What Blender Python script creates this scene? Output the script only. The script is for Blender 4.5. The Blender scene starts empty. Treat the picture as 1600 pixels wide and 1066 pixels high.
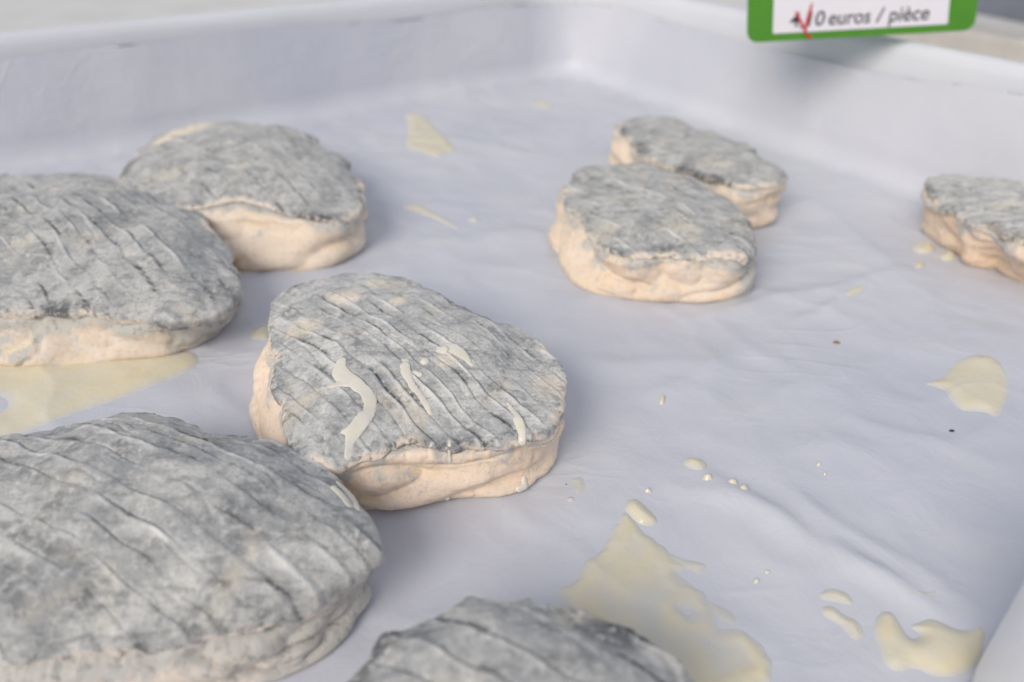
import bpy, math, random
import numpy as np
from mathutils import Vector
from mathutils.bvhtree import BVHTree

scene = bpy.context.scene
COL = scene.collection

# ---------------------------------------------------------------- camera
FPX, PITCH, CAM_H = 1155.0, math.radians(32.7), 0.14
cam_data = bpy.data.cameras.new('camera')
cam = bpy.data.objects.new('camera', cam_data)
COL.objects.link(cam)
cam.location = (0, 0, CAM_H)
cam.rotation_euler = (math.pi / 2 - PITCH, 0, 0)
cam_data.sensor_width = 36.0
cam_data.lens = FPX / 1600 * 36.0
cam_data.clip_start = 0.005
cam_data.clip_end = 50
cam_data.dof.use_dof = True
cam_data.dof.focus_distance = 0.196
cam_data.dof.aperture_fstop = 8.5
scene.camera = cam

# ---------------------------------------------------------------- light
SUN_EL, SUN_AZ = math.radians(37), math.radians(-147)      # azimuth from +Y towards +X
world = bpy.data.worlds.new('World')
scene.world = world
world.use_nodes = True
wn = world.node_tree
bg = wn.nodes['Background']
sky = wn.nodes.new('ShaderNodeTexSky')
sky.sky_type = 'NISHITA'
sky.sun_disc = False
sky.sun_elevation = SUN_EL
sky.sun_rotation = SUN_AZ
sky.air_density = 1.0
sky.dust_density = 4.0
ov = wn.nodes.new('ShaderNodeMix')          # overcast: the blue is washed out by cloud
ov.data_type = 'RGBA'
ov.inputs[0].default_value = 0.72
ov.inputs[7].default_value = (4.5, 4.62, 5.0, 1)
wn.links.new(sky.outputs[0], ov.inputs[6])
wn.links.new(ov.outputs[2], bg.inputs[0])
bg.inputs[1].default_value = 0.100
sd_ = bpy.data.lights.new('sun', 'SUN')
sun = bpy.data.objects.new('sun', sd_)
COL.objects.link(sun)
sd_.energy = 1.5
sd_.angle = math.radians(32)
sd_.color = (1.0, 0.93, 0.83)
sdir = Vector((math.sin(SUN_AZ) * math.cos(SUN_EL), math.cos(SUN_AZ) * math.cos(SUN_EL), math.sin(SUN_EL)))
sun.rotation_euler = sdir.to_track_quat('Z', 'Y').to_euler()
vs = scene.view_settings
vs.view_transform = 'Standard'
vs.look = 'None'
vs.exposure = 0.28
vs.gamma = 1
scene.cycles.use_denoising = True
scene.cycles.max_bounces = 5
scene.cycles.use_adaptive_sampling = True
scene.cycles.adaptive_threshold = 0.02

# ---------------------------------------------------------------- maths helpers
def ray(u, v):
    a, b = (u - 800) / FPX, -(v - 533) / FPX
    return np.array([a, math.cos(PITCH) + b * math.sin(PITCH), -math.sin(PITCH) + b * math.cos(PITCH)])

def at(u, v, z=0.0):
    d = ray(u, v)
    return (np.array([0, 0, CAM_H]) + d * ((z - CAM_H) / d[2]))[:2]

_rng = np.random.RandomState(7)
_perm = _rng.permutation(256)
_perm = np.concatenate([_perm, _perm, _perm])
_g = _rng.normal(size=(256, 3))
_g /= np.linalg.norm(_g, axis=1)[:, None]

def perlin(x, y, z):
    x, y, z = np.broadcast_arrays(np.asarray(x, float), y, z)
    xi, yi, zi = np.floor(x).astype(int), np.floor(y).astype(int), np.floor(z).astype(int)
    xf, yf, zf = x - xi, y - yi, z - zi
    fade = lambda t: t * t * t * (t * (t * 6 - 15) + 10)
    u, v, w = fade(xf), fade(yf), fade(zf)
    def gr(dx, dy, dz):
        h = _perm[_perm[_perm[(xi + dx) & 255] + ((yi + dy) & 255)] + ((zi + dz) & 255)]
        g = _g[h]
        return g[..., 0] * (xf - dx) + g[..., 1] * (yf - dy) + g[..., 2] * (zf - dz)
    lerp = lambda a, b, t: a + (b - a) * t
    return 1.6 * lerp(lerp(lerp(gr(0,0,0), gr(1,0,0), u), lerp(gr(0,1,0), gr(1,1,0), u), v),
                      lerp(lerp(gr(0,0,1), gr(1,0,1), u), lerp(gr(0,1,1), gr(1,1,1), u), v), w)

def fbm(x, y, z, octv=3, gain=0.5):
    s, a = 0, 1.0
    for k in range(octv):
        s = s + a * perlin(x * 2**k + 17.3 * k, y * 2**k - 9.1 * k, z * 2**k + 4.7 * k)
        a *= gain
    return s

def sstep(a, b, x):
    t = np.clip((x - a) / (b - a), 0, 1)
    return t * t * (3 - 2 * t)

# ---------------------------------------------------------------- object helpers
def link(name, me, mat=None, parent=None):
    o = bpy.data.objects.new(name, me)
    COL.objects.link(o)
    if mat: me.materials.append(mat)
    if parent: o.parent = parent
    return o

def mesh_np(name, V, F, smooth=True, attrs=None):
    V = np.asarray(V, np.float32); F = np.asarray(F, np.int32)
    me = bpy.data.meshes.new(name)
    k = F.shape[1]
    me.vertices.add(len(V)); me.vertices.foreach_set('co', V.ravel())
    me.loops.add(F.size); me.loops.foreach_set('vertex_index', F.ravel())
    me.polygons.add(len(F))
    me.polygons.foreach_set('loop_start', np.arange(0, F.size, k, dtype=np.int32))
    me.polygons.foreach_set('loop_total', np.full(len(F), k, np.int32))
    me.update(calc_edges=True)
    me.polygons.foreach_set('use_smooth', np.full(len(F), smooth))
    for n, a in (attrs or {}).items():
        at_ = me.attributes.new(n, 'FLOAT', 'POINT')
        at_.data.foreach_set('value', np.asarray(a, np.float32).ravel())
    me.validate()
    return me

def grid_faces(nr, nc, wrap=True):
    i, j = np.meshgrid(np.arange(nr - 1), np.arange(nc if wrap else nc - 1), indexing='ij')
    j2 = (j + 1) % nc
    return np.stack([i * nc + j, (i + 1) * nc + j, (i + 1) * nc + j2, i * nc + j2], -1).reshape(-1, 4)

def tag(o, label=None, cat=None, group=None, kind=None):
    if label: o['label'] = label
    if cat: o['category'] = cat
    if group: o['group'] = group
    if kind: o['kind'] = kind
    return o

def empty(name, loc):
    o = bpy.data.objects.new(name, None)
    COL.objects.link(o)
    o.location = loc
    o.empty_display_size = 0.02
    return o

# ---------------------------------------------------------------- materials
class NT:
    def __init__(s, name):
        s.m = bpy.data.materials.new(name); s.m.use_nodes = True
        s.t = s.m.node_tree; s.b = s.t.nodes['Principled BSDF']
        s.co = s.t.nodes.new('ShaderNodeTexCoord').outputs['Object']
    def n(s, t, **kw):
        nd = s.t.nodes.new(t)
        for k, v in kw.items(): setattr(nd, k, v)
        return nd
    def l(s, a, b): s.t.links.new(a, b)
    def noise(s, scale, detail=4, rough=0.55, dist=0.0, vec=None):
        nd = s.n('ShaderNodeTexNoise')
        nd.inputs['Scale'].default_value = scale; nd.inputs['Detail'].default_value = detail
        nd.inputs['Roughness'].default_value = rough; nd.inputs['Distortion'].default_value = dist
        s.l(vec or s.co, nd.inputs['Vector']); return nd.outputs['Fac']
    def mapped(s, rot=(0,0,0), scale=(1,1,1)):
        mp = s.n('ShaderNodeMapping'); mp.inputs['Rotation'].default_value = rot; mp.inputs['Scale'].default_value = scale
        s.l(s.co, mp.inputs['Vector']); return mp.outputs[0]
    def ramp(s, fac, a, b, va=0.0, vb=1.0):
        r = s.n('ShaderNodeMapRange'); r.interpolation_type = 'SMOOTHSTEP'
        r.inputs[1].default_value = a; r.inputs[2].default_value = b
        r.inputs[3].default_value = va; r.inputs[4].default_value = vb
        s.l(fac, r.inputs[0]); return r.outputs[0]
    def math(s, op, a, b=0.0):
        r = s.n('ShaderNodeMath', operation=op)
        for k, v in ((0, a), (1, b)):
            if isinstance(v, (int, float)): r.inputs[k].default_value = v
            else: s.l(v, r.inputs[k])
        return r.outputs[0]
    def mix(s, fac, a, b):
        r = s.n('ShaderNodeMix', data_type='RGBA')
        for k, v in ((0, fac), (6, a), (7, b)):
            if isinstance(v, (int, float)): r.inputs[k].default_value = v
            elif isinstance(v, tuple): r.inputs[k].default_value = (*v, 1)
            else: s.l(v, r.inputs[k])
        return r.outputs[2]
    def attr(s, name):
        return s.n('ShaderNodeAttribute', attribute_name=name).outputs['Fac']
    def bump(s, h, strength, dist, prev=None):
        b = s.n('ShaderNodeBump'); b.inputs['Strength'].default_value = strength; b.inputs['Distance'].default_value = dist
        s.l(h, b.inputs['Height'])
        if prev: s.l(prev, b.inputs['Normal'])
        return b.outputs[0]
    def out(s, col=None, rough=None, normal=None, **kw):
        for k, v in (('Base Color', col), ('Roughness', rough), ('Normal', normal)):
            if v is None: continue
            if isinstance(v, (int, float)): s.b.inputs[k].default_value = v
            elif isinstance(v, tuple): s.b.inputs[k].default_value = (*v, 1)
            else: s.l(v, s.b.inputs[k])
        for k, v in kw.items(): s.b.inputs[k.replace('_', ' ')].default_value = v
        return s.m

def mat_rind(name, ang, warm=0.0, dark=0.0, tint=(0.86, 0.66, 0.51)):
    s = NT(name)
    st = s.mapped((0, 0, -ang), (0.25, 1, 1))            # streaks run along the fold direction
    n1 = s.noise(85, 4, 0.62, 0.5)
    n2 = s.noise(480, 4, 0.66, 0.2)
    n3 = s.noise(400, 3, 0.62, 0.4, st)
    n5 = s.noise(1150, 2, 0.6)
    k = 1 - dark
    c = s.mix(s.ramp(n1, 0.34, 0.66), (0.39 * k, 0.40 * k, 0.405 * k), (0.62 * k, 0.62 * k, 0.60 * k))
    c = s.mix(s.math('MULTIPLY', s.ramp(n3, 0.50, 0.70), 0.65), c, (0.23 * k, 0.235 * k, 0.235 * k))
    c = s.mix(s.math('MULTIPLY', s.ramp(n2, 0.48, 0.70), 0.5), c, (0.72, 0.715, 0.69))
    c = s.mix(s.math('MULTIPLY', s.ramp(n5, 0.50, 0.32), 0.35), c, (0.20, 0.20, 0.20))
    c = s.mix(s.math('MULTIPLY', s.ramp(s.noise(60, 2, 0.5, 0.5), 0.56 - warm, 0.72 - warm), 0.5), c, (0.66, 0.60, 0.48))
    pat = s.math('MULTIPLY', s.ramp(s.noise(130, 4, 0.7, 0.3), 0.52, 0.66), s.ramp(n2, 0.62, 0.42))
    c = s.mix(s.math('MULTIPLY', pat, 0.6), c, (0.15, 0.155, 0.15))
    c = s.mix(s.attr('ridge'), c, (0.80, 0.795, 0.77))
    bare = s.math('MULTIPLY', s.attr('bare'), s.ramp(n2, 0.25, 0.5))
    c = s.mix(bare, c, (0.80, 0.70, 0.56))
    edge = s.attr('edge')                                  # distance from the torn rim, 0..1
    fade = s.math('ADD', s.ramp(edge, 0.55, 0.0, 0.0, 0.75), s.math('MULTIPLY', s.math('SUBTRACT', n1, 0.5), 2.2))
    c = s.mix(s.math('MULTIPLY', s.ramp(fade, 0.35, 0.75), s.ramp(n2, 0.3, 0.55)), c, tuple(t * .75 + .17 for t in tint))
    sp = s.math('MULTIPLY', s.ramp(n2, 0.47, 0.37), s.ramp(edge, 0.8, 0.1))
    c = s.mix(s.math('MULTIPLY', sp, s.ramp(n1, 0.62, 0.42, 0.0, 0.85)), c, (0.13, 0.14, 0.125))
    c = s.mix(s.math('MULTIPLY', s.attr('ash'), s.ramp(n2, 0.72, 0.45)), c, (0.07, 0.075, 0.085))
    h = s.math('ADD', s.math('MULTIPLY', n5, 0.4), n2)
    return s.out(c, 0.9, s.bump(h, 0.42, 0.0010), Specular_IOR_Level=0.25, Sheen_Weight=0.2, Sheen_Roughness=0.6)

def mat_body(name, tint=(0.86, 0.66, 0.51), grey=0.0):
    s = NT(name)
    n1 = s.noise(55, 4, 0.55, 0.5)
    n2 = s.noise(480, 4, 0.64)
    n4 = s.noise(85, 5, 0.68, 0.4)
    c = s.mix(s.ramp(n1, 0.38, 0.62), tint, tuple(t * .82 + .16 for t in tint))
    c = s.mix(s.math('MULTIPLY', s.ramp(n2, 0.50, 0.68), 0.45), c, tuple(min(1, t * 0.5 + 0.42) for t in tint))
    c = s.mix(s.math('MULTIPLY', s.ramp(n2, 0.46, 0.34), 0.3), c, tuple(t * .6 for t in tint))
    c = s.mix(s.math('MULTIPLY', s.ramp(s.noise(90, 3, 0.6, 0.8), 0.54, 0.68), 0.4), c, (0.82, 0.68, 0.43))
    g = s.math('ADD', s.math('ADD', n4, s.math('MULTIPLY', s.attr('fringe'), 0.24)), s.math('MULTIPLY', s.math('SUBTRACT', n2, 0.5), 0.35))
    c = s.mix(s.ramp(g, 0.60 - grey, 0.76 - grey, 0.0, 0.9), c, (0.52, 0.515, 0.49))
    dk = s.math('MULTIPLY', s.ramp(n2, 0.46, 0.38), s.ramp(g, 0.60 - grey, 0.74 - grey))
    c = s.mix(s.math('MULTIPLY', dk, 0.5), c, (0.24, 0.24, 0.21))
    return s.out(c, 0.68, s.bump(n2, 0.5, 0.0010), Specular_IOR_Level=0.3, Subsurface_Weight=0.15, Subsurface_Scale=0.002)

def mat_cream(name='cream'):
    s = NT(name)
    th = s.attr('thick')
    n = s.noise(120, 3, 0.6, 0.4)
    c = s.mix(s.ramp(n, 0.38, 0.68), (0.71, 0.665, 0.53), (0.73, 0.66, 0.47))
    c = s.mix(s.ramp(th, 0.75, 0.0, 0.0, 0.85), c, (0.60, 0.605, 0.61))      # a thin film lets the paper show
    return s.out(c, 0.16, s.bump(s.noise(200, 3), 0.35, 0.0010), Specular_IOR_Level=0.55)

def mat_drip():
    s = NT('cream_drip')
    return s.out(s.mix(s.ramp(s.noise(200, 3), 0.4, 0.7), (0.80, 0.765, 0.69), (0.84, 0.79, 0.66)), 0.25,
                 s.bump(s.noise(500, 3), 0.15, 0.0005), Alpha=0.9)

def mat_paper():
    s = NT('paper')
    c = s.mix(s.ramp(s.noise(9, 3), 0.35, 0.65), (0.56, 0.58, 0.655), (0.62, 0.635, 0.69))
    c = s.mix(s.math('MULTIPLY', s.ramp(s.noise(45, 4, 0.6, 0.5), 0.55, 0.75), 0.3), c, (0.63, 0.625, 0.615))
    fib = s.noise(500, 4, 0.6, 0.0, s.mapped((0, 0, 0.3), (0.35, 1, 1)))
    b = s.bump(fib, 0.12, 0.0004)
    n = s.noise(16, 3, 0.55, 1.2, s.mapped((0, 0, 0.75), (0.45, 1, 1)))
    cr = s.math("POWER", s.math("MAXIMUM", s.math("SUBTRACT", 1.0, s.math('ABSOLUTE', s.math('MULTIPLY', s.math('SUBTRACT', n, 0.5), 2.6))), 0.0), 14.0)
    hh = s.math('ADD', s.math('MULTIPLY', cr, s.ramp(s.noise(11, 2), 0.45, 0.6, 0.0, 0.35)), s.noise(60, 4, 0.55, 0.6))
    b = s.bump(hh, 0.25, 0.003, b)
    return s.out(c, 0.40, b, Specular_IOR_Level=0.45)

def mat_plain(name, col, rough=0.5, var=0.06, scale=40, bump=0.05, spec=0.4):
    s = NT(name)
    d = tuple(max(0, c * (1 - var * 2)) for c in col)
    c = s.mix(s.ramp(s.noise(scale, 4), 0.3, 0.7), d, col)
    return s.out(c, rough, s.bump(s.noise(scale * 9, 3), bump, 0.0006), Specular_IOR_Level=spec)

M_CREAM = mat_cream()
M_DRIP = mat_drip()
M_PAPER = mat_paper()
M_TRAY = mat_plain('white_plastic', (0.70, 0.72, 0.77), 0.35, 0.02, 20)
M_TUB = mat_plain('tub_plastic', (0.88, 0.89, 0.91), 0.4, 0.02, 20)
M_COUNTER = mat_plain('counter_white', (0.70, 0.695, 0.68), 0.5, 0.05, 12)
M_RAIL = mat_plain('beige_metal', (0.56, 0.535, 0.50), 0.45, 0.08, 30)
M_DARK = mat_plain('slate_plastic', (0.20, 0.215, 0.265), 0.6, 0.1, 18)
M_GREEN = mat_plain('green_card', (0.075, 0.27, 0.02), 0.5, 0.05, 60)
M_WHITE = mat_plain('white_card', (0.76, 0.74, 0.80), 0.6, 0.01, 60)
M_INK = mat_plain('black_ink', (0.05, 0.045, 0.06), 0.6, 0.1, 300)
M_RED = mat_plain('red_ink', (0.62, 0.03, 0.05), 0.5, 0.1, 300)
M_CLIP = mat_plain('clear_grey_clip', (0.45, 0.46, 0.48), 0.3, 0.03, 60)
M_CRUMB_BROWN = mat_plain('crumb_brown', (0.42, 0.22, 0.09), 0.8, 0.2, 900)
M_CRUMB_DARK = mat_plain('crumb_dark', (0.07, 0.07, 0.08), 0.8, 0.2, 900)

# ---------------------------------------------------------------- counter, tray, paper
v = mesh_np('counter', [(-3, -1, -.012), (3, -1, -.012), (3, 4, -.012), (-3, 4, -.012)], [(0, 1, 2, 3)], False)
tag(link('counter', v, M_COUNTER), kind='structure')

T0 = np.array([0.045, 0.600])                    # inner far corner of the tray
E1 = np.array([0.503, -0.864]); E1 /= np.linalg.norm(E1)
E2 = np.array([-E1[1] * -1, -E1[0]]); E2 = np.array([-0.82, -0.57]); E2 /= np.linalg.norm(E2)
L1, L2, RC = 0.58, 0.62, 0.030

def to_world(p, q):
    return T0[0] + p * E1[0] + q * E2[0], T0[1] + p * E1[1] + q * E2[1]

def box_sdf(p, q):
    cx, cy = L1 / 2, L2 / 2
    ax, ay = np.abs(p - cx) - (cx - RC), np.abs(q - cy) - (cy - RC)
    out = np.hypot(np.maximum(ax, 0), np.maximum(ay, 0))
    s = out + np.minimum(np.maximum(ax, ay), 0) - RC
    mx = np.where((ax > 0) | (ay > 0), np.maximum(ax, 0) / np.maximum(out, 1e-9), (ax > ay) * 1.0)
    my = np.where((ax > 0) | (ay > 0), np.maximum(ay, 0) / np.maximum(out, 1e-9), (ax <= ay) * 1.0)
    return s, mx * np.sign(p - cx), my * np.sign(q - cy)

def bend_profile(rb, height, flange=0.0):
    # arc from floor to wall (slope 80 deg), straight wall, optional flange out and down
    a = np.linspace(0, math.radians(80), 14)
    X = list(rb * np.sin(a)); Z = list(rb * (1 - np.cos(a)))
    ztop = height
    k = (ztop - Z[-1])
    X.append(X[-1] + k * math.tan(math.radians(10))); Z.append(ztop)
    if flange:
        r = 0.004
        for t in np.linspace(0.2, 1, 5) * math.radians(80):
            X.append(X[14] + r * (1 - math.cos(t))); Z.append(ztop + r * math.sin(t))
        X.append(X[-1] + flange); Z.append(Z[-1])
        X.append(X[-1] + .003); Z.append(Z[-1] - .001)
        X.append(X[-1] + .001); Z.append(Z[-1] - .012)
    X, Z = np.array(X), np.array(Z)
    S = np.concatenate([[0], np.cumsum(np.hypot(np.diff(X), np.diff(Z)))])
    return S, X, Z

CREASES = []                                       # (p0, p1, height, width) ridges in the paper
def crease(u0, v0, u1, v1, h, w):
    CREASES.append((at(u0, v0), at(u1, v1), h, w))
crease(1080, 500, 1420, 425, .0016, .007)
crease(1240, 505, 1330, 460, .0012, .0035)
crease(880, 565, 1110, 575, .0012, .008)
crease(1000, 620, 1150, 560, .0010, .006)
crease(1090, 735, 1250, 830, .0013, .006)
crease(1180, 790, 1420, 935, .0015, .005)
crease(1235, 770, 1470, 925, .0012, .0045)
crease(1280, 830, 1460, 960, .0010, .0035)
crease(1040, 760, 1170, 780, .0008, .004)
crease(1330, 660, 1480, 700, .0009, .005)
crease(1400, 560, 1250, 620, .0008, .008)
crease(690, 215, 860, 250, .0012, .010)
crease(640, 380, 840, 370, .0012, .012)
crease(330, 600, 400, 660, .0010, .006)
crease(900, 830, 1000, 730, .0010, .010)
crease(1490, 700, 1580, 640, .0012, .008)
crease(1250, 300, 1400, 420, .0014, .012)

def paper_z(x, y):
    z = 0.0013 * fbm(x * 14, y * 14, 0.3, 2) + 0.0005 * fbm(x * 45 + y * 20, y * 45, 2.2, 2)
    st = perlin((x * .6 + y * .8) * 18, (x * .8 - y * .6) * 95, 5.1)
    z = z + 0.00040 * st * sstep(-0.1, 0.35, perlin(x * 9, y * 9, 8.8))
    rg = 1 - np.abs(fbm(x * 22, y * 22, 6.6, 2))
    z = z + 0.0006 * np.maximum(rg, 0) ** 5
    for (a, b, h, w) in CREASES:
        d = b - a; L = np.hypot(*d); d = d / L
        s = (x - a[0]) * d[0] + (y - a[1]) * d[1]
        o = -(x - a[0]) * d[1] + (y - a[1]) * d[0] + 0.0012 * np.sin(s * 120)
        env = sstep(-0.25 * L, 0.25 * L, s) * sstep(1.25 * L, .75 * L, s)
        z = z + h * env * np.where(o > 0, np.exp(-np.abs(o) / (w * .45)), np.exp(-(o / w) ** 2))
    return z

def bowl(name, step, S, X, Z, off, wrinkle, edge=None):
    m = (edge if edge is not None else S[-1])
    ext = S[-1] + step
    p = np.arange(-ext, L1 + ext, step); q = np.arange(-ext, L2 + ext, step)
    P, Q = np.meshgrid(p, q, indexing='ij')
    s, nx, ny = box_sdf(P, Q)
    lim = np.full_like(s, S[-1])
    if wrinkle:
        lim = S[-1] - 0.012 + 0.010 * perlin(P * 9, Q * 9, 1.5)
    se = np.minimum(s, lim)
    so = np.maximum(se, 0)
    bx, by = P - nx * np.maximum(s, 0), Q - ny * np.maximum(s, 0)
    xx = np.interp(so, S, X) + np.where(so > 0, -off, 0) * sstep(0, .02, so)
    zz = np.interp(so, S, Z) + off * (1 - sstep(0, .02, so))
    p2, q2 = bx + nx * xx, by + ny * xx
    wx, wy = to_world(p2, q2)
    if wrinkle:
        wz = paper_z(wx, wy)
        k = sstep(0.03, 0.0, so)
        zz = zz + wz * k
        amt = (1 - k) * (0.0020 * fbm(P * 12, Q * 12, 3.3, 2) - .0032)
        gx, gy = nx * E1[0] + ny * E2[0], nx * E1[1] + ny * E2[1]
        wx, wy = wx + gx * amt, wy + gy * amt
    V = np.stack([wx, wy, zz], -1).reshape(-1, 3)
    F = grid_faces(*P.shape, wrap=False)
    keep = (s.ravel()[F] < lim.ravel()[F] + step * 0.2).any(1)
    F = F[keep]
    used, inv = np.unique(F, return_inverse=True)
    return mesh_np(name, V[used], inv.reshape(-1, 4))

St, Xt, Zt = bend_profile(0.016, 0.066, 0.005)
tray = link('tray', bowl('tray', 0.004, St, Xt, Zt - 0.004, 0.0, False), M_TRAY)
sol = tray.modifiers.new('thickness', 'SOLIDIFY'); sol.thickness = 0.002; sol.offset = 1
tag(tray, 'large white plastic tray with raised rim holding the cheeses', 'tray')
Sp, Xp, Zp = bend_profile(0.018, 0.064)
paper = link('paper_sheet', bowl('paper_sheet', 0.0017, Sp, Xp, Zp, 0.0012, True), M_PAPER)
tag(paper, 'creased white waxed paper lining the tray under the cheeses', 'paper')

# ---------------------------------------------------------------- cheeses
def polar(pts, c, n, sig):
    d = np.array(pts) - c
    a = np.arctan2(d[:, 1], d[:, 0]); r = np.hypot(d[:, 0], d[:, 1])
    o = np.argsort(a); a, r = a[o], r[o]
    ph = np.linspace(-math.pi, math.pi, n, endpoint=False)
    R = np.interp(ph, np.concatenate([a - 2 * math.pi, a, a + 2 * math.pi]), np.tile(r, 3))
    k = np.arange(-n // 4, n // 4 + 1); w = np.exp(-(k * 2 * math.pi / n / sig) ** 2 / 2); w /= w.sum()
    return np.convolve(np.concatenate([R, R, R]), w, 'same')[n:2 * n], ph

def bspline_w(nk, nt):
    kn = np.concatenate([[0] * 3, np.linspace(0, 1, nk - 2), [1] * 3])
    t = np.linspace(0, 1 - 1e-9, nt)
    B = [((t >= kn[i]) & (t < kn[i + 1])).astype(float) for i in range(len(kn) - 1)]
    for d in range(1, 4):
        nb = []
        for i in range(len(kn) - 1 - d):
            a = (t - kn[i]) / (kn[i + d] - kn[i]) * B[i] if kn[i + d] > kn[i] else 0
            b = (kn[i + d + 1] - t) / (kn[i + d + 1] - kn[i + 1]) * B[i + 1] if kn[i + d + 1] > kn[i + 1] else 0
            nb.append(a + b)
        B = nb
    return np.stack([np.broadcast_to(b, t.shape) for b in B], 1)

def normals(P):
    du = np.gradient(P, axis=0)
    dv = np.roll(P, -1, 1) - np.roll(P, 1, 1)
    n = np.cross(du, dv)
    n /= np.linalg.norm(n, axis=-1, keepdims=True) + 1e-12
    if n[n.shape[0] // 6, :, 2].mean() < 0: n = -n
    return n

def bumpcirc(ph, list_, n):
    r = np.zeros(n)
    for (a, amp, w) in list_:
        d = (ph - a + math.pi) % (2 * math.pi) - math.pi
        r += amp * np.exp(-(d / w) ** 2)
    return r

def make_cheese(label, top, base, H, dome, seed, gdir, nphi=480, nrind=150, nside=90, spacing=0.007, groove=1.0,
                hang=(), hang0=0.001, fold=1.0, tint=(0.86, 0.66, 0.51), grey=0.0, warm=0.0, ash=1.0, dents=(), dark=0.0, bare=(), bamt=0.6, sig=0.05, wavy=0.6, ashpts=(), greypts=(), uneven=0.7):
    rs = np.random.RandomState(seed)
    tw = np.array([at(u, v, H) for u, v in top])
    c = (tw.max(0) + tw.min(0)) / 2
    Rt, ph = polar(tw, c, nphi, sig)
    sd = seed * 3.7
    Rt = Rt + 0.0012 * uneven * fbm(np.cos(ph) * 2.6 + sd, np.sin(ph) * 2.6, 9.5, 2)
    bw = [at(u, v, 0.004) for u, v in base]
    ab = np.array([math.atan2(p[1] - c[1], p[0] - c[0]) for p in bw])
    extra = []
    for a, r in zip(ph[::12], Rt[::12]):
        if np.min(np.abs((ab - a + math.pi) % (2 * math.pi) - math.pi)) > 0.35:
            extra.append(c + (r + .001) * np.array([math.cos(a), math.sin(a)]))
    Rb, _ = polar(bw + extra, c, nphi, 0.12)
    Rb = np.maximum(Rb, Rt - 0.010)
    z0 = -0.0005
    keys = [(0 * Rt, H + dome), (.25 * Rt, H + .97 * dome), (.5 * Rt, H + .80 * dome), (.70 * Rt, H + .55 * dome), (.84 * Rt, H + .25 * dome),
            (.945 * Rt, H - .0002), (Rt + .0020, H - .0016), (Rt + .0014, H * .76), (.6 * Rt + .4 * Rb + .0004, H * .58),
            (.2 * Rt + .8 * Rb + .0002, H * .36), (Rb + .0002, H * .18), (Rb - .001, .0008), (Rb - .006, z0), (Rb * .6, z0)]
    NT_ = 420
    W = bspline_w(len(keys), NT_)
    Rg = W @ np.stack([k[0] for k in keys]); Zg = W @ np.stack([np.broadcast_to(k[1], Rt.shape) for k in keys])
    G = np.stack([c[0] + Rg * np.cos(ph), c[1] + Rg * np.sin(ph), Zg], -1)
    N = normals(G); N[0] = (0, 0, 1)
    x, y, z = G[..., 0], G[..., 1], G[..., 2]
    sd = seed * 3.7
    lift = sstep(0.001, 0.006, z)
    common = (0.0034 * uneven * fbm(x * 38 + sd, y * 38, z * 38, 2) * lift)
    for (u, v, amp, w) in dents:                      # hand placed hollows (-) and swellings (+), in the top plane
        d = at(u, v, H)
        common = common + amp * np.exp(-((x - d[0])**2 + (y - d[1])**2) / w**2) * lift
    G2 = G + N * common[..., None]
    arc = np.concatenate([np.zeros((1, nphi)), np.cumsum(np.linalg.norm(np.diff(G, axis=0), axis=-1), 0)])
    rim_t = np.argmax(Zg < H - 0.0016, axis=0)
    rim_arc = arc[rim_t, np.arange(nphi)]
    hn = hang0 + 0.0036 * fbm(np.cos(ph) * 2.1 + sd, np.sin(ph) * 2.1, 0.5, 2) + 0.0013 * fbm(np.cos(ph) * 11 + sd, np.sin(ph) * 11, 3.5, 3)
    hn = hn + bumpcirc(ph, [(math.atan2(*(at(u, v, H) - c)[::-1]), a, w) for (u, v, a, w) in hang], nphi)
    edge_arc = rim_arc + hn

    def sample(A, s_arc):                             # sample the dense surface at an arc length, per meridian
        out = np.empty(s_arc.shape + A.shape[2:])
        for j in range(nphi):
            if A.ndim == 3:
                for k in range(A.shape[2]): out[:, j, k] = np.interp(s_arc[:, j], arc[:, j], A[:, j, k])
            else: out[:, j] = np.interp(s_arc[:, j], arc[:, j], A[:, j])
        return out

    root = empty('goat_cheese', (c[0], c[1], 0))
    o3 = np.array([c[0], c[1], 0])
    # ---- rind: a thin skin with a torn, lipped edge
    s = np.linspace(0, 1, nrind)[:, None] ** 0.9 * edge_arc[None, :]
    P, n = sample(G2, s), sample(N, s)
    n /= np.linalg.norm(n, axis=-1, keepdims=True)
    X, Y, Z = P[..., 0], P[..., 1], P[..., 2]
    a0, b0 = at(*gdir[0], H), at(*gdir[1], H)
    g = (b0 - a0) / np.linalg.norm(b0 - a0)
    al = (X - c[0]) * g[0] + (Y - c[1]) * g[1]
    w = -(X - c[0]) * g[1] + (Y - c[1]) * g[0]
    w = w + 0.0035 * perlin(X * 22 + sd, Y * 22, 1.1) * wavy + 0.0008 * fbm(X * 75, Y * 75 + sd, 2.1, 2) + 0.5 * al * al
    phs = w / spacing + 0.35 * perlin(w / spacing * 0.7, sd, 0.2)
    idn = np.floor(phs); fr = phs - idn
    ga = 0.35 + 0.65 * ((np.sin(idn * 91.7 + sd) * 43758.5) % 1.0)
    # blend neighbour fold amplitudes at the step, so that only the fold itself makes the drop
    run = sstep(-0.15, 0.25, perlin(al * 58 + idn * 7.3, idn * 3.1 + sd, 0.7))
    d0 = fr * spacing; d1 = (1 - fr) * spacing
    saw = fr ** 1.6 * sstep(0, 0.00055, d1)
    crv = np.exp(-(np.minimum(d0, d1) / 0.0004) ** 2)
    lipn = np.exp(-((d1 - .0009) / .0006) ** 2)
    gm = groove * ga * (0.25 + 0.75 * run)
    dE = edge_arc[None, :] - s
    e_in = sstep(0.0, 0.003, dE)
    disp = gm * (0.00095 * saw - 0.0009 * crv * run + 0.00035 * lipn) * e_in
    rd = np.abs(fbm(X * 130 + sd, Y * 130, Z * 130, 2))
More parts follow.
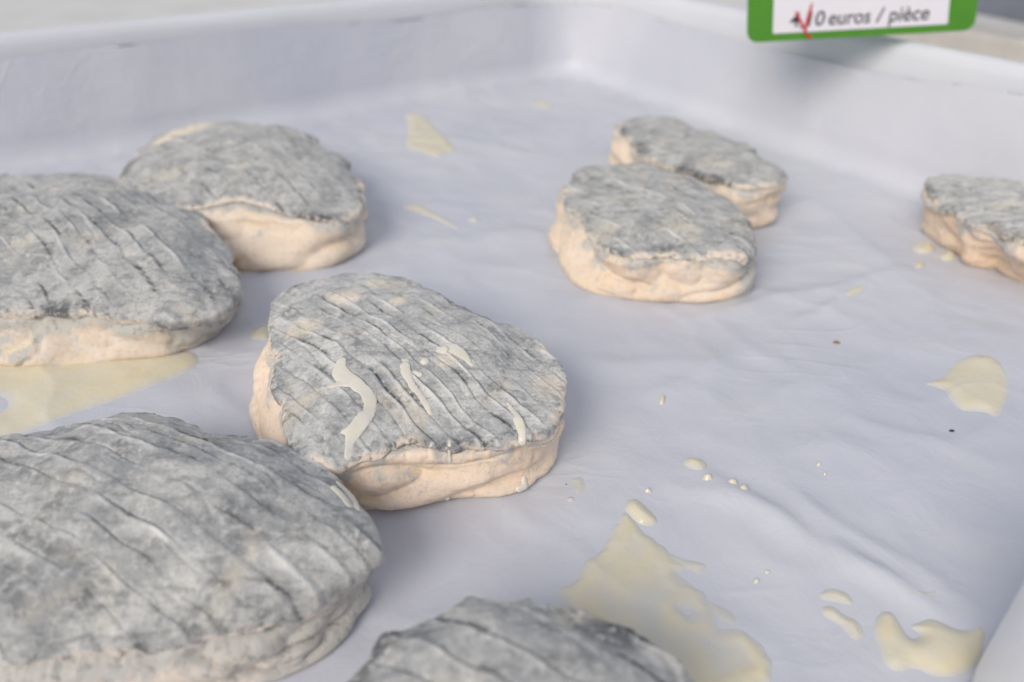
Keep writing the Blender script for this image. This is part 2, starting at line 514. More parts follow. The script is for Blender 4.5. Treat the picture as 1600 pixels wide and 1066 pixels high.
    disp += 0.00032 * rd ** 0.8 * e_in - .0002
    disp += 0.00016 * fbm(X * 330, Y * 330 + sd, Z * 330, 3)
    disp += (0.00045 * perlin(al * 45 + sd, w * 110, 4.4) - 0.00038 * np.maximum(1 - np.abs(perlin(al * 40 - sd, w * 200, 6.4)) * 5, 0) * sstep(-.2, .35, perlin(X * 55, Y * 55, sd))) * e_in
    lipth = 0.0006 + 0.0005 * np.clip(fbm(np.cos(ph) * 4 - sd, np.sin(ph) * 4, 1.9, 2), -1, 1)[None, :] * sstep(.011, .002, dE)
    lip = lipth * np.sqrt(np.clip(1 - (1 - np.clip(dE / 0.0018, 0, 1)) ** 2, 0, 1)) - 0.0002
    lip = lip + 0.0006 * sstep(.35, .0, np.abs(dE - 0.0022) / 0.006) * (0.5 + perlin(np.cos(ph) * 5 + sd, np.sin(ph) * 5, 7.)[None, :]) * e_in
    P = P + n * (disp + lip)[..., None]
    ashm = ash * np.clip(np.exp(-((d0 - .0001) / 0.0006) ** 2) * run * ga * 1.5, 0, 1) * sstep(-.15, .35, perlin(al * 60 + sd, idn * 2.7, 9.9))
    ashm = np.clip(ashm + ash * .65 * sstep(.14, .42, perlin(X * 60 + sd, Y * 60, 12.3)) * sstep(.009, .001, dE), 0, 1)
    for (u, v, wd) in ashpts:                         # places where the dark ash is thick
        d_ = at(u, v, H)
        ashm = np.clip(ashm + .6 * np.exp(-((X - d_[0])**2 + (Y - d_[1])**2) / wd**2) * sstep(-.1, .45, fbm(al * 45, w * 210, sd, 2)), 0, 1)
    ridge = np.clip(lipn * run * ga * 0.8, 0, 1) * sstep(-.3, .3, perlin(X * 90, Y * 90 + sd, 2.))
    bm = np.zeros_like(X)
    for (u, v, wd) in bare:
        d_ = at(u, v, H)
        bm = np.maximum(bm, np.exp(-((X - d_[0])**2 + (Y - d_[1])**2) / wd**2))
    bm = bamt * sstep(.15, .8, bm + .3 * fbm(X * 120, Y * 120, sd, 2) * sstep(0, .3, bm))
    V = (P - o3).reshape(-1, 3)
    V[:nphi, :] = V[:nphi].mean(0)
    link('rind', mesh_np('rind', V, grid_faces(nrind, nphi), True, {'ash': ashm, 'edge': np.clip(dE / 0.010, 0, 1), 'ridge': ridge, 'bare': bm}),
         mat_rind('rind_%d' % seed, math.atan2(g[1], g[0]), warm, dark, tint), root)
    rindV = P.reshape(-1, 3)
    # ---- body: soft paste bulging below the rind
    end = arc[-1]
    st = np.maximum(edge_arc - 0.008, 0.3 * edge_arc)
    k = np.linspace(0, 1, nside)[:, None]
    s = st[None, :] + (end - st)[None, :] * k
    P, n = sample(G2, s), sample(N, s)
    n /= np.linalg.norm(n, axis=-1, keepdims=True)
    X, Y, Z = P[..., 0], P[..., 1], P[..., 2]
    arcx = ph * Rt.mean()
    under = sstep(-0.002, 0.003, s - edge_arc[None, :])
    lift = sstep(0.0005, 0.004, Z)
    f1 = fbm(X * 30 + sd, Y * 30, Z * 75, 2)
    f2 = fbm(X * 95 - sd, Y * 95, Z * 150, 2)
    d = fold * (0.0042 * np.abs(f1) ** 0.75 - 0.0019 + 0.0006 * np.abs(f2) ** 0.8 + 0.00015 * fbm(X * 320, Y * 320, Z * 320 + sd, 3))
    f3 = fbm(X * 24 - sd, Y * 24 + sd, Z * 70, 2)
    f4 = fbm(X * 40 + 2 * sd, Y * 40 - sd, Z * 40, 2)
    d = d - fold * (0.0016 * np.exp(-(f3 / .055) ** 2) * sstep(-.25, .25, f4) + 0.0006 * np.exp(-(f4 / .06) ** 2) * sstep(0.0, .3, f2))
    d = d * under * (0.25 + .75 * lift) - 0.0010 * (1 - under)
    P = P + n * d[..., None]
    P[..., 2] = np.maximum(P[..., 2], z0)
    V = (P - o3).reshape(-1, 3)
    nv = len(V)
    V = np.vstack([V, [[0, 0, z0]]])
    F = grid_faces(nside, nphi)
    fr_ = sstep(0.009, 0.0, s - edge_arc[None, :])
    for (u, v, wd) in greypts:                        # grey mould on the side
        d_ = at(u, v, .010)
        fr_ = fr_ + 1.6 * np.exp(-((X - d_[0])**2 + (Y - d_[1])**2) / wd**2)
    me = mesh_np('body', V, F, True, {'fringe': np.append(fr_.ravel(), 0)})
    link('body', me, mat_body('paste_%d' % seed, tint, grey), root)
    bodyV = P.reshape(-1, 3)
    tag(root, label, 'cheese', 'ash-coated goat cheeses on the paper')
    return root, (rindV, grid_faces(nrind, nphi), bodyV, F), o3

def bvh_of(data):
    rv, rf, bv, bf = data
    return BVHTree.FromPolygons([tuple(p) for p in rv] + [tuple(p) for p in bv],
                                [tuple(int(i) for i in f) for f in rf] + [tuple(int(i) + len(rv) for i in f) for f in bf])

def drip(bvh, root, o3, paths, flat=0.42, vox=0.00026):
    """cream run: lists of (u, v, radius px) knots laid on the cheese surface"""
    V, F = [], []
    if isinstance(paths[0][0], (int, float)): paths = [paths]
    for path in paths:
        hits = []
        for (a, b) in zip(path[:-1], path[1:]) if len(path) > 1 else [(path[0], path[0])]:
            nst = max(1, int(math.hypot(b[0] - a[0], b[1] - a[1]) / 2))
            for k in range(nst + 1):
                t = k / nst
                u, v, rp = [a[i] + (b[i] - a[i]) * t for i in range(3)]
                d = Vector(ray(u, v)); d.normalize()
                hit, nor, _, dist = bvh.ray_cast(Vector((0, 0, CAM_H)), d)
                if hit is None: continue
                if nor.dot(d) > 0: nor = -nor
                w = 1 + 0.16 * float(perlin(u * .07, v * .07, 3.3))
                hits.append((np.array(hit), np.array(nor), 1.08 * w * rp / FPX * dist))
        n = len(hits)
        for i in range(n):
            lo, hi = max(0, i - 4), min(n, i + 5)
            c = np.mean([h[0] for h in hits[lo:hi]], 0); nn = np.mean([h[1] for h in hits[max(0, i - 7):i + 8]], 0)
            r = np.mean([h[2] for h in hits[lo:hi]])
            if i < 4 or i > n - 5: c = hits[i][0]
            nn = Vector(nn).normalized(); t1 = nn.orthogonal().normalized(); t2 = nn.cross(t1)
            base = len(V)
            for p in range(7):
                th = math.pi * p / 6
                for j in range(12):
                    f = 2 * math.pi * j / 12
                    q = Vector(c) + t1 * (r * math.sin(th) * math.cos(f)) + t2 * (r * math.sin(th) * math.sin(f)) + nn * (r * flat * math.cos(th))
                    V.append((q.x - o3[0], q.y - o3[1], q.z - o3[2]))
            for p in range(6):
                for j in range(12):
                    F.append((base + p * 12 + j, base + (p + 1) * 12 + j, base + (p + 1) * 12 + (j + 1) % 12, base + p * 12 + (j + 1) % 12))
    if not V: return
    me = bpy.data.meshes.new('cream_drip'); me.from_pydata(V, [], F); me.update()
    o = link('cream_drip', me, M_DRIP, root)
    m = o.modifiers.new('merge', 'REMESH'); m.mode = 'VOXEL'; m.voxel_size = vox; m.use_smooth_shade = True
    m2 = o.modifiers.new('soften', 'SMOOTH'); m2.factor = 0.5; m2.iterations = 3
    return o

GD = ((500, 460), (760, 650))

hero, hd, ho = make_cheese('angular grey cheese streaked with cream drips, in the middle of the picture',
    [(427,463),(459,440),(538,424),(601,432),(664,447),(715,479),(766,500),(817,515),(853,546),(884,574),(880,612),(860,655),
     (805,674),(774,680),(719,684),(671,688),(624,694),(569,703),(514,718),(475,703),(451,676),(443,620),(436,557),(427,510)],
    [(398,597),(400,688),(430,740),(520,790),(589,796),(648,788),(703,774),(750,768),(774,770),(813,764),(853,747),(871,712)],
    0.0220, 0.0050, 11, GD, 800, 240, 120, 0.0044, 0.55,
    hang=((514,725,.0022,.25),(690,690,.0012,.12),(640,690,-.0012,.12),(860,600,-.001,.2)), hang0=0.0006, warm=0.0,
    uneven=.5, sig=.03, wavy=.15, tint=(0.86,0.68,0.52), bare=((540,480,.005),(620,486,.003),(480,520,.006),(700,585,.004),(590,455,.004),(860,600,.006)), dents=((720,640,-.0018,.010),(820,590,-.0015,.012),(540,560,.0012,.015)))
b = bvh_of(hd)
for path, fl in (([[(534,564,7),(529,580,13),(541,592,14),(556,600,12),(573,614,12),(579,628,11),(577,644,11),(564,660,13),(552,676,12),(547,690,8),(546,712,8)],
                  [(513,604,3),(530,600,8),(548,594,12)], [(536,676,4),(556,668,10)], [(586,622,5),(577,634,9)]], .15),
             ([[(632,566,9),(634,582,8),(642,600,6.5),(656,616,6.5),(667,632,6.5),(672,648,4)], [(648,582,5),(656,586,5)]], .17),
             ([(664,565,7)], .6),
             ([[(686,549,5),(702,544,12),(716,549,11),(730,562,7),(738,571,3)]], .16),
             ([[(793,630,3),(803,646,7),(812,662,8.5),(816,676,7),(816,690,7)]], .25),
             ([(703,690,3.2),(702,704,3.2),(703,722,3)], .6), ([(699,778,5.5),(699,783,6)], .7), ([[(819,748,3.2),(820,760,6.5)],[(811,764,5),(820,760,6.5)]], .6),
             ([[(450,450,5),(462,443,6),(476,438,5)],[(452,444,4),(464,438,5)]], .22)):
    drip(b, hero, ho, path, fl)

r2, d2, o2 = make_cheese('dark-tipped grey oval cheese at left edge above the cream pool',
    [(-190,330),(-120,290),(-40,278),(40,272),(100,270),(150,273),(200,287),(260,312),(320,350),(358,395),(372,432),(352,468),(310,490),(255,492),(170,480),
     (90,474),(0,472),(-90,460),(-160,420)],
    [(0,563),(60,570),(100,570),(200,552),(260,548),(315,540),(365,505),(-90,545)],
    0.0205, 0.0100, 23, ((100,330),(300,470)), 640, 200, 100, 0.0066, 0.65,
    hang=((330,470,.009,.22),(368,450,.004,.2)), hang0=0.0026, fold=1.0, wavy=.35, tint=(0.74,0.62,0.50), grey=0.07, ash=1.4, dark=.12, ashpts=((345,452,.007),(362,430,.006),(300,470,.004),(150,420,.003)), greypts=((360,500,.013),(320,535,.009)))
r3, d3, o3_ = make_cheese('grey cheese with a bare peach patch on top, behind the left edge cheese',
    [(200,288),(206,247),(228,224),(270,202),(310,192),(370,188),(430,197),(490,226),(540,266),(564,297),(560,328),(520,343),
     (470,342),(430,336),(395,334),(350,332),(300,326),(245,312)],
    [(566,375),(540,405),(470,421),(405,418),(350,412)],
    0.0205, 0.0090, 37, ((330,215),(520,320)), 480, 150, 80, 0.0085, 0.75, hang=((530,345,.003,.2),(400,334,-.0095,.36),(250,310,.002,.2)), fold=1.2, tint=(0.78,0.65,0.52), grey=0.03, uneven=.5, dark=.12, ash=1.4, bamt=1.0, bare=((285,218,.013),(310,210,.010),(262,228,.008)))
r4, d4, o4 = make_cheese('largest grey cheese, in the lower left corner of the picture',
    [(-150,760),(-90,720),(0,690),(70,665),(150,652),(250,657),(330,672),(400,692),(500,742),(560,795),(590,850),(575,875),(530,893),
     (460,912),(380,945),(290,958),(200,972),(100,988),(0,990),(-100,960),(-160,880)],
    [(585,950),(540,1005),(440,1055),(300,1090),(100,1120),(-80,1080)],
    0.0210, 0.0095, 41, ((150,700),(480,860)), 660, 220, 100, 0.0050, 0.6, hang=((250,980,.002,.3),(530,900,.003,.3)), hang0=0.003, fold=1.2, wavy=.25,
    tint=(0.71,0.60,0.50), grey=0.12, ash=1.4, dark=.13, ashpts=((550,850,.006),(40,930,.007)), greypts=((560,940,.013),(500,1000,.010)))
b = bvh_of(d4)
drip(b, r4, o4, [[(528,754,5),(540,766,7),(552,780,7),(560,796,5)],[(522,762,5),(534,774,7),(546,790,6)]], .2)
r5, d5, o5 = make_cheese('grey cheese cut off by the bottom edge of the picture',
    [(540,1090),(590,1024),(630,990),(700,960),(780,948),(850,948),(905,960),(950,978),(1000,1003),(1050,1040),(1085,1090),(1080,1160),(960,1280),(780,1320),(600,1250),(540,1160)],
    [(1090,1250),(960,1400),(780,1440),(560,1330),(545,1130)],
    0.0215, 0.0075, 53, ((700,960),(900,1080)), 520, 160, 80, 0.0080, 1.0, grey=0.08, ash=1.6, dark=0.12, ashpts=((960,990,.006),(900,975,.005),(650,1000,.004),(930,1040,.005)))
r6, d6, o6 = make_cheese('grey cheese leaning before its twin, cream along its foot, upper right',
    [(897,277),(904,260),(945,254),(1000,259),(1060,271),(1110,296),(1150,326),(1172,352),(1173,380),(1150,398),(1090,398),(1040,398),(1000,396),
     (960,387),(928,364),(912,332)],
    [(860,365),(874,400),(890,430),(915,446),(960,460),(1050,466),(1110,467),(1165,455),(1183,430)],
    0.0215, 0.003, 67, ((930,290),(1120,380)), 480, 140, 80, 0.0060, 0.6, hang=((1165,390,.006,.16),(940,370,.0015,.3)), fold=1.2, tint=(0.80,0.645,0.49), warm=.02, grey=.03, uneven=.45, dark=.12, ash=1.4, wavy=.3, sig=.035, ashpts=((1165,375,.006),(1120,355,.004),(1045,300,.004)), greypts=((1165,425,.008),))
r7, d7, o7 = make_cheese('farthest grey cheese, partly hidden behind the cheese before it',
    [(968,190),(1000,180),(1040,182),(1090,200),(1140,217),(1180,240),(1215,262),(1230,274),(1200,290),(1160,290),(1110,274),(1070,262),(1020,240),(990,216)],
    [(945,248),(1180,355),(1215,343)],
    0.0225, 0.003, 71, ((1000,200),(1200,280)), 420, 110, 70, 0.007, 0.6, fold=1.1, tint=(0.78,0.64,0.49), grey=.02, uneven=.3, dark=.12, ash=1.4, sig=.03)
r8, d8, o8 = make_cheese('grey and peach cheese cut off by the right edge of the picture',
    [(1450,285),(1475,273),(1520,276),(1600,281),(1680,292),(1730,330),(1730,375),(1690,400),(1600,378),(1560,358),(1510,334),(1470,314)],
    [(1438,347),(1455,367),(1500,388),(1570,412),(1640,430),(1700,435)],
    0.0215, 0.003, 83, ((1480,290),(1640,330)), 420, 110, 70, 0.009, 0.8, tint=(0.76,0.58,0.43), warm=.02, uneven=.4)

# ---------------------------------------------------------------- cream on the paper
def chaikin(p, n=2):
    p = np.array(p, float)
    for _ in range(n):
        q = np.roll(p, -1, 0)
        p = np.stack([.75 * p + .25 * q, .25 * p + .75 * q], 1).reshape(-1, 2)
    return p

def poly_sdf(poly, X, Y):
    d = np.full(X.shape, 1e9); ins = np.zeros(X.shape, bool)
    for a, b in zip(poly, np.roll(poly, -1, 0)):
        ex, ey = b - a; wx, wy = X - a[0], Y - a[1]
        t = np.clip((wx * ex + wy * ey) / (ex * ex + ey * ey + 1e-18), 0, 1)
        d = np.minimum(d, np.hypot(wx - ex * t, wy - ey * t))
        cr = ((a[1] > Y) != (b[1] > Y)) & (X < (b[0] - a[0]) * (Y - a[1]) / (b[1] - a[1] + 1e-18) + a[0])
        ins ^= cr
    return np.where(ins, d, -d)

def ell(u, v, a, b_, ang=0):
    t = np.linspace(0, 2 * math.pi, 12, endpoint=False); ca, sa = math.cos(ang), math.sin(ang)
    return [(u + a * math.cos(k) * ca - b_ * math.sin(k) * sa, v + a * math.cos(k) * sa + b_ * math.sin(k) * ca) for k in t]

def puddle(label, polys, hmax, step=0.0005, rough=0.0006, holes=(), name='cream_puddle', cat='cream', group='spilt cream on the paper', thick=1.0, w=0.0022, bead=0.5, lump=0.3):
    pw = [np.array([at(*q) for q in chaikin(p)]) for p in polys]
    hw = [np.array([at(*q) for q in chaikin(p)]) for p in holes]
    allp = np.vstack(pw); lo, hi = allp.min(0) - .002, allp.max(0) + .002
    X, Y = np.meshgrid(np.arange(lo[0], hi[0], step), np.arange(lo[1], hi[1], step), indexing='ij')
    d = np.max([poly_sdf(p, X, Y) for p in pw], 0)
    for p in hw: d = np.minimum(d, -poly_sdf(p, X, Y))
    d = d + rough * fbm(X * 150, Y * 150, 1.7, 2)
    dp = np.maximum(d, 0)
    h = hmax * (1 - np.exp(-dp / w)) * (1 + bead * np.exp(-((dp - 1.2 * w) / w) ** 2) * (.5 + perlin(X * 60, Y * 60, 3.))
                                        + lump * fbm(X * 90, Y * 90, 5.5, 2))
    h = np.where(d > 0, h, d * 0.35)
    zz = paper_z(X, Y) + 0.0012 + h
    F = grid_faces(*X.shape, wrap=False)
    F = F[(d.ravel()[F] > -step).any(1)]
    used, inv = np.unique(F, return_inverse=True)
    V = np.stack([X, Y, zz], -1).reshape(-1, 3)
    org = np.array([*allp.mean(0), 0])
    me = mesh_np(name, V[used] - org, inv.reshape(-1, 4), True, {'thick': np.clip(h / 0.0011, 0, 1).ravel()[used] * thick})
    o = link(name, me, M_CREAM); o.location = org
    return tag(o, label, cat, group)

puddle('wide smooth pool of cream at left edge below the dark-tipped cheese',
    [[(-120,560),(0,540),(120,545),(205,548),(240,562),(275,554),(303,554),(315,566),(305,582),(270,597),(210,622),(120,652),(50,678),(0,692),(-120,720)]],
    0.0013, 0.0007, 0.0002, holes=[ell(-6, 637, 22, 13)], w=.004, bead=.15, lump=.15)
puddle('ragged translucent sheet of cream beside the bottom edge cheese',
    [[(975,800),(962,832),(940,858),(900,896),(866,936),(900,965),(1000,1020),(1040,1066),(1100,1110),(1180,1090),(1218,1055),(1195,1012),(1160,992),(1132,986),(1122,972),
      (1100,945),(1086,925),(1062,910),(1056,896),(1072,890),(1050,880),(1030,852),(1005,828)],
     [(1040,868),(1066,880),(1090,879),(1108,886),(1106,896),(1088,898),(1066,890)],
     [(1100,942),(1122,956),(1142,968),(1146,978),(1132,982),(1112,968)]],
    0.00050, 0.0005, 0.0019, holes=[ell(1075, 962, 9, 4)], w=.0022, bead=1.3, lump=.75)
puddle('thick curled dab of cream topping the ragged cream sheet',
    [[(974,800),(980,788),(996,787),(1012,800),(1031,822),(1012,829),(996,824),(980,812)]], 0.0014, 0.0004, 0.0003, w=.002, bead=1.0, lump=.8)
puddle('thick wavy smear of cream running up to the white tub',
    [[(1372,962),(1392,963),(1408,985),(1420,1003),(1432,1001),(1430,990),(1414,984),(1450,972),(1480,984),(1506,992),(1535,985),(1536,1010),(1528,1052),(1490,1062),
      (1460,1062),(1425,1048),(1402,1056),(1380,1046),(1370,1015),(1362,990)]],
    0.0013, 0.0004, 0.0004, w=.0022, bead=.7, lump=.5)
puddle('thin lumpy trail of cream left of the wavy smear',
    [[(1282,955),(1300,952),(1318,968),(1340,972),(1352,1000),(1336,1006),(1318,988),(1302,976),(1286,966)]],
    0.0007, 0.0004, 0.0006, w=.0018, bead=.9, lump=.5)
puddle('short curved cream bead on top of the lumpy trail', [[(1276,932),(1298,925),(1322,932),(1334,948),(1326,952),(1300,942),(1284,942)]], 0.0007, 0.0004, 0.0005, w=.0018, bead=.9)
puddle('round patch of cream below the right edge cheese',
    [[(1436,602),(1466,598),(1480,580),(1510,560),(1550,562),(1574,588),(1576,618),(1565,645),(1552,664),(1535,650),(1500,650),(1482,632),(1472,612)]],
    0.0011, 0.0005, 0.0003, w=.0028, bead=.4, lump=.2)
puddle('lone yellow fleck of cream near the back, between the cheese groups',
    [[(630,182),(660,178),(684,205),(718,243),(700,242),(684,252),(650,240),(630,234),(640,205)]], 0.0012, 0.0007, 0.0003, w=.003)
puddle('long thin streak of cream right of the peach-patched cheese',
    [[(630,320),(656,322),(690,342),(724,366),(712,364),(680,346),(650,334),(632,330)]], 0.0008, 0.0006, 0.0003, w=.002)
puddle('small cream dot at the end of the long thin streak', [ell(740, 350, 9, 4)], 0.0008, 0.0006, 0.0003, w=.002)
puddle('faint pale fleck of cream nearest the tray corner', [ell(847, 167, 17, 5, .2)], 0.0007, 0.0007, 0.0003, w=.003)
puddle('largest cream bead at the left foot of the right edge cheese', [ell(1442, 391, 19, 10, .1)], 0.0018, 0.0005, 0.0003)
puddle('small oval cream bead just below the right edge cheese', [ell(1480, 404, 14, 7)], 0.0018, 0.0005, 0.0002)
puddle('tiny round cream bead left of the right edge cheese', [ell(1434, 420, 9, 7)], 0.0018, 0.0005, 0.0002)
puddle('cream dab under the right edge cheese at the picture edge', [[(1560,425),(1590,422),(1640,440),(1640,455),(1590,448)]], 0.0012, 0.0006, 0.0003)
puddle('slanted cream streak on the paper fold left of round patch', [[(1314,468),(1345,452),(1360,455),(1326,474)]], 0.0014, 0.0005, 0.0003)
puddle('oval yellow drop of cream right of the drip-streaked cheese', [ell(1085, 731, 20, 11, .25)], 0.0012, 0.0003, 0.0002)
puddle('faint translucent cream spot close to the drip-streaked cheese', [[(888,754),(910,750),(916,768),(904,782),(893,772),(897,762)]], 0.00035, 0.0003, 0.0003, bead=.6)
puddle('tiny cream dot below the faint translucent spot', [ell(891, 787, 5, 4)], 0.0005, 0.0003, 0.0002, name='cream_speck', w=.001)
puddle('thin cream lick behind the wavy smear by the white tub', [[(1425,934),(1445,934),(1462,928),(1458,938),(1440,942)]], 0.0008, 0.0004, 0.0003)
puddle('cream spot touching the left side of the drip-streaked cheese', [[(388,528),(400,515),(425,508),(425,535),(398,536)]], 0.0010, 0.0004, 0.0003)
puddle('left cream line along the foot of the leaning cheese', [[(903,428),(925,445),(965,460),(966,468),(930,458),(908,446)]], 0.0012, 0.0005, 0.0003)
puddle('right cream line along the foot of the leaning cheese', [[(1080,468),(1110,474),(1150,468),(1172,456),(1168,468),(1140,478),(1095,477)]], 0.0012, 0.0005, 0.0003)
puddle('cream trickle between the left edge cheese and patched cheese', [[(365,410),(400,405),(412,425),(396,436),(372,432)]], 0.0010, 0.0006, 0.0003)
for (u, v, a, b_, lab) in ((1103,757,8,4.5,'leftmost of three white cream specks below the oval drop'), (1143,764,8,4.5,'middle of three white cream specks below the oval drop'),
                       (1160,774,8,5.5,'rightmost of three white cream specks below the oval drop'), (1012,774,6,2.5,'small white cream speck above the thick curled dab'),
                       (1034,631,5,7,'upright cream speck right of the drip-streaked cheese'), (1277,734,4,3,'upper of two tiny cream specks on open paper'),
                       (1287,748,3,2.5,'lower of two tiny cream specks on open paper'), (1181,913,5,3,'left tiny cream speck above the lumpy trail'),
                       (1198,900,5,2,'right tiny cream speck above the lumpy trail')):
    puddle(lab, [ell(u, v, a, b_, .2)], 0.0016, 0.00025, 0.00005, name='cream_speck', w=.0006, bead=0, lump=0, thick=1.5)

def crumb(u, v, z, r, mat, label, flat=.5):
    p = at(u, v, z)
    n1, n2 = 7, 10
    V, F = [], []
    for i in range(n1):
        for j in range(n2):
            th, f = math.pi * i / (n1 - 1), 2 * math.pi * j / n2
            k = r * (1 + .35 * float(perlin(math.cos(f) * 1.3 + u, math.sin(f) * 1.3, th + v)))
            V.append((k * 1.4 * math.sin(th) * math.cos(f), k * math.sin(th) * math.sin(f), k * flat * math.cos(th)))
    for i in range(n1 - 1):
        for j in range(n2): F.append((i * n2 + j, (i + 1) * n2 + j, (i + 1) * n2 + (j + 1) % n2, i * n2 + (j + 1) % n2))
    o = link('crumb', mesh_np('crumb', V, F), mat); o.location = (p[0], p[1], z + r * flat * .6)
    return tag(o, label, 'crumb')
pz = lambda u, v: float(paper_z(*at(u, v))) + .0012
crumb(1307, 536, pz(1307, 536), .0008, M_CRUMB_BROWN, 'tiny orange-brown crumb on the open paper')
crumb(1487, 674, pz(1487, 674), .0006, M_CRUMB_DARK, 'tiny dark crumb below the round cream patch')
crumb(885, 757, pz(885, 757), .0002, M_CRUMB_DARK, 'minute dark speck beside the translucent cream spot')

# ---------------------------------------------------------------- white tub, lower right
def tub():
    n, r, h = 128, .035, .040
    t = np.linspace(0, 2 * math.pi, n, endpoint=False)
    prof = [(0, 0), (r - .003, 0), (r - .001, .0008), (r, .003)] + [(r, z) for z in np.linspace(.006, h - .012, 6)]
    prof += [(r - .010 * (1 - math.cos(a)), h - .010 + .010 * math.sin(a)) for a in np.linspace(0, 1.5, 9)]
    prof += [(r - .013, h), (r - .015, h - .001), (r - .016, h - .004), (r - .018, .004), (0, .003)]
    R = np.stack([np.stack([p * np.cos(t), p * np.sin(t), np.full(n, z)], -1) for p, z in prof])
    return link('white_tub', mesh_np('white_tub', R.reshape(-1, 3), grid_faces(len(prof), n)), M_TUB)
tb = tub()
tb.location = (0.1192, 0.0660, 0.0020)
tag(tb, 'smooth white rounded plastic tub at lower right edge beside cream', 'tub')

# ---------------------------------------------------------------- price tag
def card(w, h, r, t):
    o = []
    for (cx, cy, a0) in ((w - r, h - r, 0), (r, h - r, 90), (r, r, 180), (w - r, r, 270)):
        for k in range(9):
            a = math.radians(a0 + k * 90 / 8); o.append((cx + r * math.cos(a), cy + r * math.sin(a)))
    n = len(o)
    V = [(x, y, 0) for x, y in o] + [(x, y, -t) for x, y in o]
    F = [tuple(range(n)), tuple(range(2 * n - 1, n - 1, -1))] + [(i, i + n, (i + 1) % n + n, (i + 1) % n) for i in range(n)]
    return V, F

def pymesh(name, V, F):
    me = bpy.data.meshes.new(name); me.from_pydata(V, [], F); me.update(); return me

TAGD = 0.360                                        # distance along the view axis
def at_depth(u, v, d): return np.array([0, 0, CAM_H]) + ray(u, v) * d
pl, pr = at_depth(1168, 67, TAGD), at_depth(1523, 47, TAGD + .006)
ax = Vector(pr - pl); TW = ax.length; ax.normalize()
up = Vector((0.0, 0.30, 0.954)); up = (up - ax * up.dot(ax)).normalized()
nz = ax.cross(up)
tagroot = empty('price_tag', tuple(pl))
from mathutils import Matrix
tagroot.matrix_world = Matrix(((ax.x, up.x, nz.x, pl[0]), (ax.y, up.y, nz.y, pl[1]), (ax.z, up.z, nz.z, pl[2]), (0, 0, 0, 1)))
mm = TW / 355.0                                     # one photograph pixel on the tag
link('green_card', pymesh('green_card', *card(TW, 0.078, 17 * mm, .0012)), M_GREEN, tagroot)
V, F = card(272 * mm, 0.062, .0006, .0003)
wc = link('white_label', pymesh('white_label', V, F), M_WHITE, tagroot); wc.location = (38 * mm, 10.5 * mm, .0005)

def text(body, x, y, size, mat, sx=1.0):
    cu = bpy.data.curves.new('lettering', 'FONT'); cu.body = body; cu.size = size; cu.shear = 0.16; cu.extrude = 0.00005; cu.offset = 0.00006
    o = bpy.data.objects.new('tmp', cu); COL.objects.link(o)
    me = bpy.data.meshes.new_from_object(o.evaluated_get(bpy.context.evaluated_depsgraph_get()))
    bpy.data.objects.remove(o)
    l = link('lettering', me, mat, wc); l.location = (x, y, .0002); l.scale = (sx, 1, 1)
    w = max(v.co.x for v in me.vertices) - min(v.co.x for v in me.vertices)
    return l, w

for body, x0, x1, y in (('4,10', 24, 78, 8.0), ('euros', 83, 148, 8.0), ('/', 158, 172, 8.0), ('pièce', 177, 241, 8.0)):
    l, w = text(body, x0 * mm, y * mm, 29 * mm, M_INK)
    l.scale = ((x1 - x0) * mm / w, 1, 1)

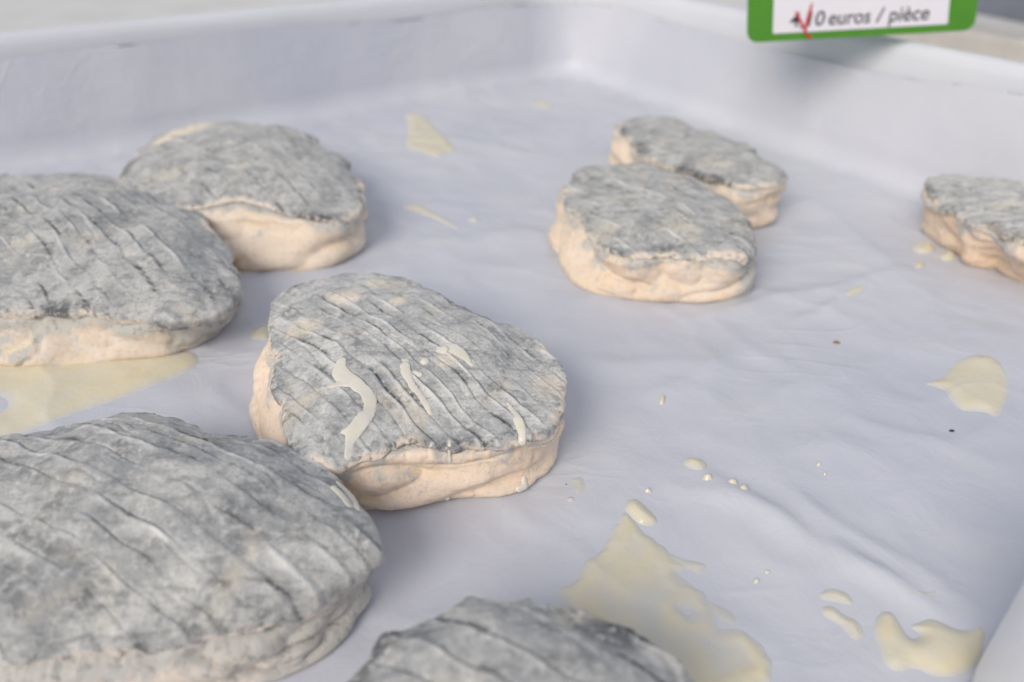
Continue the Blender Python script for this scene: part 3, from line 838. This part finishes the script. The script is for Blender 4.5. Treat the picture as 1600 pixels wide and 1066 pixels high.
def stroke(name, pts, wd, mat, z=.0005):
    V, F = [], []
    for i, (x, y) in enumerate(pts):
        a = pts[max(0, i - 1)]; b_ = pts[min(len(pts) - 1, i + 1)]
        d = Vector((b_[0] - a[0], b_[1] - a[1])).normalized()
        k = wd * (.6 if i in (0, len(pts) - 1) else 1)
        for sg in (-1, 1):
            V.append(((x - d.y * sg * k) * mm, (y + d.x * sg * k) * mm, z)); V.append(((x - d.y * sg * k) * mm, (y + d.x * sg * k) * mm, z - .00015))
    for i in range(len(pts) - 1):
        a, b_ = 4 * i, 4 * i + 4
        F += [(a, a + 2, b_ + 2, b_), (a + 1, b_ + 1, b_ + 3, a + 3), (a, b_, b_ + 1, a + 1), (a + 2, a + 3, b_ + 3, b_ + 2)]
    return link(name, pymesh(name, V, F), mat, wc)
stroke('red_pen_mark', [(33, 29), (38, 22), (44, 10), (49, 2)], 1.9, M_RED)
stroke('red_pen_mark', [(58, 39), (55, 28), (51, 14), (49, 0), (53, -5), (60, -10)], 1.9, M_RED)
stroke('lettering', [(39, 55), (39, 51), (43, 50)], 1.4, M_INK)
stroke('lettering', [(58, 56), (61, 52), (67, 50), (72, 52), (75, 57)], 1.6, M_INK)
# clip that holds the card on the tray rim
V = []
for (x, y, z) in ((.020, .0005, -.0016), (.034, .0005, -.0016), (.034, .030, -.0016), (.020, .030, -.0016)):
    V += [(x, y, z), (x, y, z - .003)]
F = [(0, 2, 4, 6), (1, 7, 5, 3), (0, 1, 3, 2), (2, 3, 5, 4), (4, 5, 7, 6), (6, 7, 1, 0)]
link('clip', pymesh('clip', V, F), M_CLIP, tagroot)
tag(tagroot, 'green bordered price card with black lettering and red pen mark', 'price tag')

# ---------------------------------------------------------------- behind the tray
def bar(name, pts, w, h, mat, label, cat, z=-.012):
    a, b_ = Vector((*pts[0], 0)), Vector((*pts[1], 0))
    d = (b_ - a).normalized(); nrm = Vector((-d.y, d.x, 0)); L = (b_ - a).length
    r = min(w, h) * .12
    prof = [(0, 0), (w, 0), (w, h - r), (w - r, h), (r, h), (0, h - r)]
    V = [tuple(nrm * p[0] + Vector((0, 0, p[1])) + d * t) for t in (0, L) for p in prof]
    F = [tuple(range(5, -1, -1)), tuple(range(6, 12))] + [(i, (i + 1) % 6, (i + 1) % 6 + 6, i + 6) for i in range(6)]
    o = link(name, pymesh(name, V, F), mat); o.location = (a.x, a.y, z)
    return tag(o, label, cat)
bar('metal_rail', (at(1230, 52, -.012), at(1720, 150, -.012)), .05, .03, M_RAIL, 'beige grey rail lying on the counter behind the price card', 'rail')
bar('slate_box', (at(1480, 40, -.012) + np.array([.06, .13]), at(1720, 95, -.012) + np.array([.06, .13])), .30, .10, M_DARK, 'blurred dark slate box in the far right corner', 'box')
